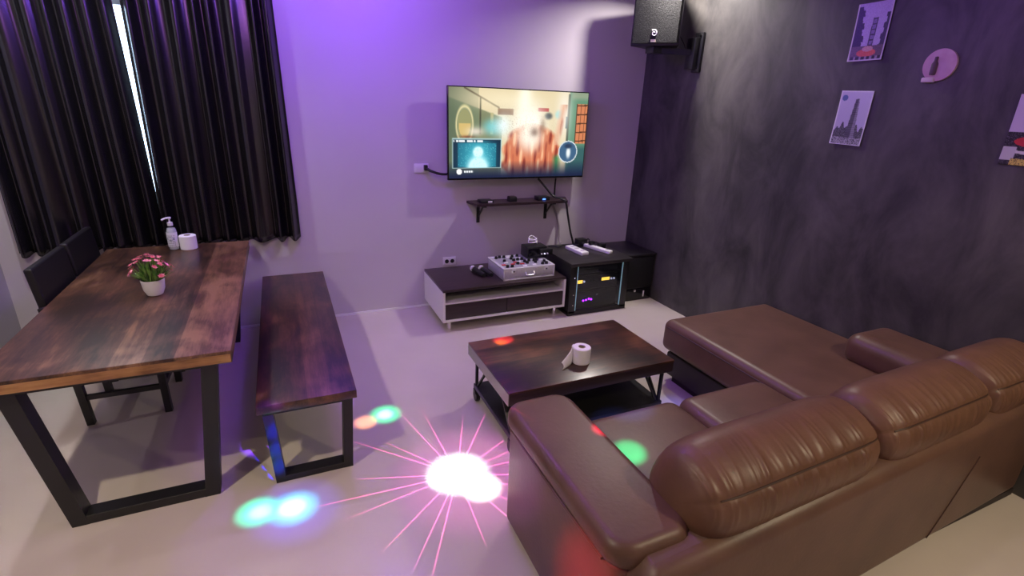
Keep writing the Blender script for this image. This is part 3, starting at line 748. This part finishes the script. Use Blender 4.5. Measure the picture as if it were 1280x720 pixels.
# things on the rack
def rotz(bm_src, cx, cy, deg):
    bm_src.transform(Matrix.Translation((cx, cy, 0)) @ Matrix.Rotation(math.radians(deg), 4, 'Z') @ Matrix.Translation((-cx, -cy, 0)))
def slab_thing(name, label, cat, cx, cy, L_, W_, H_, z, deg, material, extras=()):
    t = thing(name, label, cat, (cx, cy, z))
    bm = new(); box(bm, cx-W_/2, cx+W_/2, cy-L_/2, cy+L_/2, z, z+H_, min(.008, H_*.3)); rotz(bm, cx, cy, deg); obj('body', bm, material, t)
    for nm, dx, dy, sx, sy, h, mt in extras:
        bm = new(); box(bm, cx+dx-sx/2, cx+dx+sx/2, cy+dy-sy/2, cy+dy+sy/2, z+H_-.001, z+H_+h, .001, 1); rotz(bm, cx, cy, deg); obj(nm, bm, mt, t)
    return t
slab_thing('power_strip', 'short white power strip lying on the black rack top', 'power strip', 2.475, 3.98, .27, .085, .034, RZ, 5, white_p, [('switch', 0, -.09, .035, .03, .004, mat('lilac_switch', (.55, .48, .60), .4)), ('outlet', 0, .0, .04, .035, .0015, alu), ('outlet', 0, .07, .04, .035, .0015, alu)])
slab_thing('power_strip', 'long white power strip full of black adapters on the rack top', 'power strip', 2.70, 3.99, .36, .055, .032, RZ, 16, white_p, [('outlet', 0, -.13, .03, .03, .0015, alu)])
def adapter(x, y, z, s, label):
    t = thing('power_adapter', label, 'adapter', (x, y, z), 'adapters on the rack')
    boxpart('body', (x-s/2, x+s/2, y-s*.4, y+s*.4, z, z+s*.75), blackplastic, t, .006)
    boxpart('pin_cap', (x-s/4, x+s/4, y-s*.42, y-s*.4, z+.01, z+s*.5), blackgloss, t)
adapter(2.625, 4.16, RZ, .10, 'boxy black power adapter at the end of the thick black cable')
adapter(2.775, 4.02, RZ, .07, 'black power adapter beside the long white power strip')
adapter(2.685, 4.06, RZ+.033, .05, 'small black power adapter plugged into the long white strip')
cable('loose black wires tangled on the rack behind the power strips', [(2.565, 4.10, RZ+.03), (2.53, 4.15, RZ+.02), (2.46, 4.20, RZ+.012), (2.38, 4.16, RZ+.01), (2.32, 4.21, RZ+.01), (2.26, 4.18, RZ+.01)], .007, cable_m)
cable('black wire from the long power strip to the boxy adapter', [(2.685, 4.085, RZ+.055), (2.69, 4.13, RZ+.075), (2.70, 4.17, RZ+.05), (2.72, 4.20, RZ+.012)], .005, cable_m)

# subwoofer in the corner
sb = thing('subwoofer', 'large black subwoofer cabinet in the corner beside the rack', 'speaker', (3.08, 4.04, 0))
boxpart('cabinet', (2.90, 3.265, 3.80, 4.27, 0.0, .46), blackplastic, sb, .006)
boxpart('lid', (2.885, 3.27, 3.785, 4.275, .46, .478), mat('sub_top', (.02, .018, .02), .35), sb, .004)
boxpart('grille', (2.915, 3.25, 3.788, 3.80, .14, .445), blackfab, sb, .003)
boxpart('control_plate', (2.915, 3.25, 3.794, 3.80, .015, .125), blackgloss, sb, .002)
bm = new(); cyl(bm, (3.06, 3.794, .105), (3.06, 3.786, .105), .012, None, 12); obj('badge', bm, chrome, sb)
boxpart('tag', (3.165, 3.177, 3.788, 3.794, .035, .095), white_p, sb)

# ------------------------------------------------------------------ wall speaker with bracket
ws = thing('wall_speaker', 'black loudspeaker with perforated front high on the dark wall', 'speaker', (3.02, 3.82, 2.285))
ang = math.atan2(-.72, .69)      # direction of the front's bottom edge
E0 = Vector((2.775, 3.90, 2.285)); ev = Vector((.62, -.78, 0)).normalized(); nv = Vector((-ev.y, ev.x, 0))  # nv points into the cabinet
if nv.x < 0: nv = -nv
WW, HH, DD = .40, .45, .26
def spk(a, b, z): return E0+ev*a+nv*b+Vector((0, 0, z))
def prism(bm, plan, z0, z1, bev=0.):
    t = bmesh.new()
    lo = [t.verts.new(spk(a, b, z0)) for a, b in plan]; hi = [t.verts.new(spk(a, b, z1)) for a, b in plan]
    t.faces.new(lo[::-1]); t.faces.new(hi)
    for i in range(len(plan)): t.faces.new((lo[i], lo[(i+1) % len(plan)], hi[(i+1) % len(plan)], hi[i]))
    if bev:
        bmesh.ops.recalc_face_normals(t, faces=t.faces[:])
        bmesh.ops.bevel(t, geom=t.edges[:], offset=bev, segments=2, profile=.5, affect='EDGES')
    merge(bm, t)
bm = new(); prism(bm, [(0, .015), (WW, .015), (WW-.07, DD), (.07, DD)], 0, HH, .008); obj('cabinet', bm, blackplastic, ws)
bm = new(); prism(bm, [(.008, .016), (.02, -.004), (WW/2, -.016), (WW-.02, -.004), (WW-.008, .016)], .022, HH-.02); obj('grille', bm, blackfab, ws)
bm = new(); prism(bm, [(.175, -.019), (.215, -.0185), (.215, -.012), (.175, -.012)], .026, .046); obj('label_plate', bm, mat('cream_label', (.62, .56, .42), .5), ws)
bm = new()
sw = []
for i in range(40):
    th = i/39*2.6*PI; r = .006+.020*(i/39)
    sw.append(spk(.197+r*math.cos(th+.4), -.020, .092+r*math.sin(th+.4)))
tube(bm, sw, .0045, 6, 0); obj('emblem', bm, white_p, ws)
wb = thing('speaker_bracket', 'black steel wall bracket carrying the loudspeaker', 'bracket', (3.25, 3.66, 2.1))
boxpart('wall_plate', (3.255, XR, 3.575, 3.665, 2.10, 2.40), blackmetal, wb, .004)
boxpart('hinge', (3.205, 3.255, 3.60, 3.70, 2.12, 2.36), blackmetal, wb, .006)
bm = new(); bar(bm, (3.215, 3.66, 2.25), (2.96, 3.81, 2.262), .045, .045); obj('arm', bm, blackmetal, wb)
bm = new(); box(bm, 2.915, 3.02, 3.76, 3.865, 2.235, 2.285, .003); obj('pad', bm, blackmetal, wb)
for z in (2.125, 2.375):
    bm = new(); cyl(bm, (3.256, 3.598, z), (3.248, 3.598, z), .010, None, 12); obj('bolt', bm, chrome, wb)
cable('black speaker cable hanging beside the loudspeaker bracket', [(3.10, 3.90, 2.70), (3.2, 3.90, 2.5), (3.265, 3.80, 2.32), (3.262, 3.74, 2.2)], .004, cable_m)

# ------------------------------------------------------------------ pictures on the dark wall
def blobf(U, V, x, y, rx, ry, p=1.): return np.exp(-(((U-x)/rx)**2+((V-y)/ry)**2)**p)
def street_fn(U, V):
    c = np.zeros(U.shape+(3,)); c[:] = (176, 160, 206)
    r2 = np.random.default_rng(2); n = r2.random(U.shape)
    left = (U < .36-.22*(1-V)+.05*(np.floor(V*9) % 2)) & (V > .05); c[left] = (34, 30, 44)
    right = (U > .90-.16*V+.04*(np.floor(V*11) % 2)) & (V > .20); c[right] = (52, 46, 66)
    t = (np.abs(U-.55-.03*(1-V)) < .075) & (V > .26) & (V < .74); c[t] = (120, 106, 150)
    g = t & ((np.mod(V, .09) < .022) | (np.abs(np.abs(U-.55-.03*(1-V))-.065) < .016)); c[g] = (50, 44, 66)
    c[(V > .74)] = (96, 78, 88)
    car = blobf(U, V, .50, .86, .30, .075, 3) > .5; c[car] = (206, 92, 70); c[blobf(U, V, .52, .79, .17, .05, 3) > .5] = (196, 150, 150)
    c[(V > .92)] = (26, 22, 30); c[(V > .92) & (np.sin(U*40) > .3)] = (140, 126, 140)
    c += (n[..., None]-.5)*26
    c[(U < .03) | (U > .97) | (V > .98)] = (200, 190, 210)
    return c
def tower_fn(U, V):
    c = np.zeros(U.shape+(3,)); c[:] = (202, 198, 226); c -= (V*24)[..., None]
    r2 = np.random.default_rng(4); n = r2.random(U.shape)
    tree = (V > .66+.05*np.sin(U*17)+.04*np.sin(U*41)) ; c[tree] = (58, 58, 66)
    c[tree & (n > .6)] = (110, 110, 116)
    w_ = .055+.13*np.clip((V-.14)/.7, 0, 1)*.75
    tw = (np.abs(U-.56) < w_) & (V > .14+.12*np.abs(U-.60)) & (V < .88); c[tw] = (92, 90, 102)
    c[tw & (U > .58)] = (140, 138, 152)
    c[tw & (np.mod(V, .035) < .012)] -= 26
    c[(V > .86)] = (170, 168, 180); c[(V > .86) & (n > .62)] = (50, 50, 56)
    c[((U-.15)/.09)**2+((V-.13)/.055)**2 < 1] = (96, 116, 168)
    c[(U < .03) | (U > .97) | (V < .02) | (V > .985)] = (224, 222, 236)
    return c
def taxi_fn(U, V):
    c = np.zeros(U.shape+(3,)); c[:] = (196, 180, 214)
    r2 = np.random.default_rng(9); n = r2.random(U.shape)
    c[(V < .53) & (n > .93) & (U > .35)] = (70, 60, 90)
    c[V > .53] = (30, 26, 34); c[(V > .53) & (n > .8)] = (90, 84, 96)
    c[blobf(U, V, .55, .66, .42, .085, 3) > .5] = (190, 40, 52); c[blobf(U, V, .42, .67, .09, .04, 2) > .5] = (240, 200, 196)
    c[(np.abs(V-.80-.04*U) < .022) & (U > .2)] = (206, 200, 206); c[(U < .24) & (V > .74) & (V < .93)] = (190, 184, 198)
    c[(V > .90+.02*U) & (U > .2)] = (206, 180, 90); c[(V > .9) & (U > .2) & (n > .75)] = (60, 52, 40)
    return c
def postcard(y_left, z_top, wd, ht, fn, label, tiltdeg=0., curl=.006):
    th = math.radians(tiltdeg); du = np.array([0, -math.cos(th), -math.sin(th)]); dv = np.array([0, math.sin(th), -math.cos(th)])
    o = grid_print('postcard', (XR-.004, y_left, z_top), du*wd, dv*ht, 70, 110, fn, print_m, None, lambda U, V: curl*((U-.5)**2*4*.6+(V-.5)**2*2)-.0)
    s = o.modifiers.new('paper_thickness', 'SOLIDIFY'); s.thickness = .0015
    return tag(o, label, 'postcard')
postcard(2.315, 2.43, .205, .315, street_fn, 'city street postcard with orange cars and a dark facade', -1)
postcard(2.293, 1.950, .200, .318, tower_fn, 'black and white postcard of a slim wedge-shaped tower', 1)
postcard(1.395, 1.93, .22, .325, taxi_fn, 'postcard with a red car and yellow stripe below the round pink plaque', 0)
pq = thing('round_plaque', 'small round pink plaque with a dark bottle shape on the dark wall', 'plaque', (XR, 1.79, 1.98))
def disc(bm, x0, x1, y, z, r, notch=True):
    pts = []
    for i in range(40):
        a = 2*PI*i/40; rr = r
        pts.append((y-rr*math.cos(a), z+rr*math.sin(a)))
    f = [bm.verts.new((x0, py, pz)) for py, pz in pts]; g = [bm.verts.new((x1, py, pz)) for py, pz in pts]
    bm.faces.new(f); bm.faces.new(g[::-1])
    for i in range(40): bm.faces.new((f[i], f[(i+1) % 40], g[(i+1) % 40], g[i]))
bm = new(); disc(bm, XR-.014, XR, 1.785, 2.075, .080); obj('disc', bm, mat('pink_board', (.62, .40, .52), .55, noise=(18, (.56, .32, .45), 3)), pq)
bm = new(); lathe(bm, [(0, 0), (.013, 0), (.015, .01), (.015, .055), (.008, .07), (.008, .09), (0, .092)], XR-.018, 1.805, 2.025, 14); obj('bottle_figure', bm, mat('figure_dark', (.10, .05, .09), .5), pq)
bm = new(); box(bm, XR-.026, XR, 1.790, 1.850, 1.988, 2.014, .006); obj('foot', bm, mat('pale_pink', (.66, .52, .60), .5), pq)

# ------------------------------------------------------------------ coffee table
KX0, KX1, KY0, KY1, KZ = .945, 2.02, 2.055, 2.69, .40
ct = thing('coffee_table', 'dark wooden coffee table on thin black bars with a black lower shelf on castors', 'table', ((KX0+KX1)/2, (KY0+KY1)/2, 0))
boxpart('tabletop', (KX0, KX1, KY0, KY1, KZ-.012, KZ), wood_c, ct, .002)
boxpart('apron', (KX0+.002, KX1-.002, KY0+.002, KY1-.002, KZ-.078, KZ-.012), wenge, ct, .002)
o = boxpart('side_edge', (KX0-.002, KX0+.002, KY0+.004, KY1-.004, KZ-.078, KZ-.010), mat('grey_edge', (.28, .27, .25), .4), ct); o['label'] = 'grey side edge'
boxpart('lower_shelf', (KX0+.03, KX1-.03, KY0+.02, KY1-.02, .085, .115), blackplastic, ct, .003)
for sx, x in ((1, KX0+.045), (-1, KX1-.045)):
    for sy, y in ((1, KY0+.04), (-1, KY1-.04)):
        bm = new(); bar(bm, (x, y, .115), (x, y, KZ-.078), .016, .016); obj('upright', bm, blackmetal, ct)
        bm = new(); bar(bm, (x, y+sy*.02, .115), (x, y+sy*.19, KZ-.078), .012, .012); obj('diagonal_brace', bm, blackmetal, ct)
        bm = new(); bar(bm, (x+sx*.02, y, .115), (x+sx*.13, y, KZ-.078), .012, .012); obj('diagonal_brace', bm, blackmetal, ct)
        cs = None
        bm = new(); box(bm, x-.018, x+.018, y-.018, y+.018, .055, .085, .002, 1); cs = obj('castor', bm, blackmetal, ct)
        bm = new(); cyl(bm, (x-.013, y, .032), (x+.013, y, .032), .032, None, 20); obj('wheel', bm, blackplastic, cs)
toilet_roll(1.475, 2.23, KZ, 'white toilet roll with a loose sheet trailing on the coffee table', True)

# ------------------------------------------------------------------ sectional sofa
def skew(bm):
    for v in bm.verts: v.co.y += .035*(v.co.x-1.9)     # the back runs slightly askew to the wall
    return bm
so = thing('sectional_sofa', 'brown leather corner sofa with long chaise and plump back cushions', 'sofa', (2.0, 1.5, 0))
SX0, SX1 = .755, 3.262
# left arm
bm = new(); rbox(bm, SX0+.008, 1.035, .86, 1.68, .03, .53, .06, .02, 5); la = obj('arm', bm, sofa_l, so)
bm = new(); rbox(bm, SX0-.006, 1.055, .85, 1.70, .515, .612, .085, .040, 8); obj('arm_pad', bm, sofa_l, la)
bm = new(); tube(bm, [(SX0+.001, .93, .528), (SX0-.003, 1.25, .528), (SX0+.001, 1.61, .528)], .006, 8, 8); obj('piping', bm, sofa_l, la)
# right arm
bm = new(); rbox(bm, 2.90, SX1, 1.0, 1.67, .43, .625, .075, .075, 8); ra = obj('arm', bm, sofa_l, so)
# back frame
bm = new(); rbox(bm, .80, SX1, .80, .955, .03, .622, .055, .055, 6); 
for v in bm.verts:
    if v.co.z > .3 and v.co.x < 1.02: v.co.z -= .075*((1.02-v.co.x)/.22)**2*(v.co.z-.3)/.32
bf = obj('back_frame', skew(bm), sofa_l, so)
bm = new(); tube(bm, [(2.42, .7995, .07), (2.50, .7992, .20), (2.60, .7992, .38), (2.63, .7995, .44)], .0028, 6, 8); obj('crease', skew(bm), stitch_m, bf)
bm = new(); box(bm, .88, SX1-.02, .85, 1.60, .012, .05); obj('plinth', bm, sofa_d, so)
# seat deck and cushions
boxpart('seat_base', (1.03, 2.31, .95, 1.61, .05, .25), sofa_d, so, .01)
def cushion(name, dims, rp, re, sag=.015):
    x0, x1, y0, y1, z0, z1 = dims; bm = new(); t = bmesh.new(); rbox(t, *dims, rp, re, 7)
    # puff the top
    bmesh.ops.triangulate(t, faces=[f for f in t.faces if len(f.verts) > 4])
    bmesh.ops.subdivide_edges(t, edges=[e for e in t.edges if e.calc_length() > .12], cuts=4, use_grid_fill=True)
    for v in t.verts:
        if v.co.z > (z0+z1)/2:
            u = (v.co.x-(x0+x1)/2)/(x1-x0)*2; q = (v.co.y-(y0+y1)/2)/(y1-y0)*2
            v.co.z += sag*max(0, 1-u*u)*max(0, 1-q*q)
    merge(bm, t); return obj(name, bm, sofa_l, so, 60)
cushion('seat_cushion', (1.045, 1.70, .98, 1.70, .25, .432), .07, .06)
cushion('seat_cushion', (1.702, 2.285, .98, 1.69, .25, .436), .07, .06)
boxpart('chaise_base', (2.33, SX1-.01, .97, 2.455, .05, .215), sofa_d, so, .01)
boxpart('chaise_plinth', (2.36, SX1-.03, 1.0, 2.40, .0, .05), sofa_d, so)
cushion('chaise_cushion', (2.292, SX1, .98, 2.50, .228, .452), .05, .055, .012)
bm = new(); tube(bm, [(2.2905, 1.06, .405), (2.2905, 1.75, .405), (2.2905, 2.44, .405)], .004, 6, 8); obj('piping', bm, stitch_m, so)
# back cushions: fat rolls leaning on the back frame
def back_cushion(x0, x1, seed):
    r = np.random.default_rng(seed); nu, nv = 300, 110
    cx, a = (x0+x1)/2, (x1-x0)/2
    cy, cz, b, c = .962, .625, .165, .180; tilt = math.radians(24)
    gx = [(r.uniform(-1, 1), r.uniform(.006, .020), r.uniform(.15, 1.0), r.uniform(.06, .16), r.uniform(-.5, .5)) for _ in range(55)]
    bm = new(); rows = []
    seam_th = math.radians(122)       # seam runs along the upper rear
    us = np.linspace(-1, 1, nu)
    th = np.linspace(0, 2*PI, nv, endpoint=False)
    for u in us:
        uu = math.sin(u*PI/2)*.35+u*.65; uu = max(-1, min(1, uu))
        pr = (1-abs(uu)**9.0)**(1/2.8) if abs(uu) < 1 else 0
        row = []
        for t in th:
            e = .82
            cs, sn = math.cos(t), math.sin(t)
            py = b*math.copysign(abs(cs)**e, cs); pz = c*math.copysign(abs(sn)**e, sn)
            rad = pr
            d = abs((t-seam_th+PI) % (2*PI)-PI)
            wr = 0.
            if d < 1.3:
                for (g0, gw, ga, gl, gs) in gx:
                    q = (u-g0-gs*d*.12)/gw*(a/.44)*.6
                    if abs(q) < 3: wr += ga*math.exp(-q*q)*math.exp(-(d/(.25+gl*3))**2)*(1-math.exp(-(d/.10)**2))
            edge = math.exp(-((1-abs(u))/.16)**2)
            wr += .5*edge*math.sin(t*13+seed)*.5*(d < 1.6)
            disp = .0050*wr-.0045*math.exp(-(d/.035)**2)
            k = rad*(1+disp/.19)
            y, z = py*k, pz*k
            y2 = y*math.cos(tilt)-z*math.sin(tilt); z2 = y*math.sin(tilt)+z*math.cos(tilt)
            row.append(bm.verts.new((cx+a*uu, cy-y2*-1 if False else cy+y2+.03, cz+z2)))
        rows.append(row)
    for p, q in zip(rows, rows[1:]):
        for i in range(nv): bm.faces.new((p[i], p[(i+1) % nv], q[(i+1) % nv], q[i]))
    bmesh.ops.remove_doubles(bm, verts=bm.verts[:], dist=1e-5)
    o = obj('back_cushion', skew(bm), cush_l, so, 75)
    # seam thread and the pale zip edge along the lower rear
    def at(u, t, off):
        pr = (1-abs(u)**9.0)**(1/2.8); cs, sn = math.cos(t), math.sin(t)
        y = (b*math.copysign(abs(cs)**.82, cs))*pr*off; z = (c*math.copysign(abs(sn)**.82, sn))*pr*off
        return (cx+a*u, cy+y*math.cos(tilt)-z*math.sin(tilt)+.03, cz+y*math.sin(tilt)+z*math.cos(tilt))
    bm = new(); tube(bm, [at(u, seam_th, .985) for u in np.linspace(-.86, .86, 16)], .0035, 6, 4); obj('seam', skew(bm), stitch_m, o)
    bm = new(); tube(bm, [at(u, math.radians(186), 1.0) for u in np.linspace(-.72, .92, 16)], .0035, 6, 4); obj('zip_edge', skew(bm), piping_m, o)
    return o
back_cushion(1.02, 1.915, 1)
back_cushion(1.905, 2.69, 2)
back_cushion(2.68, 3.262, 3)
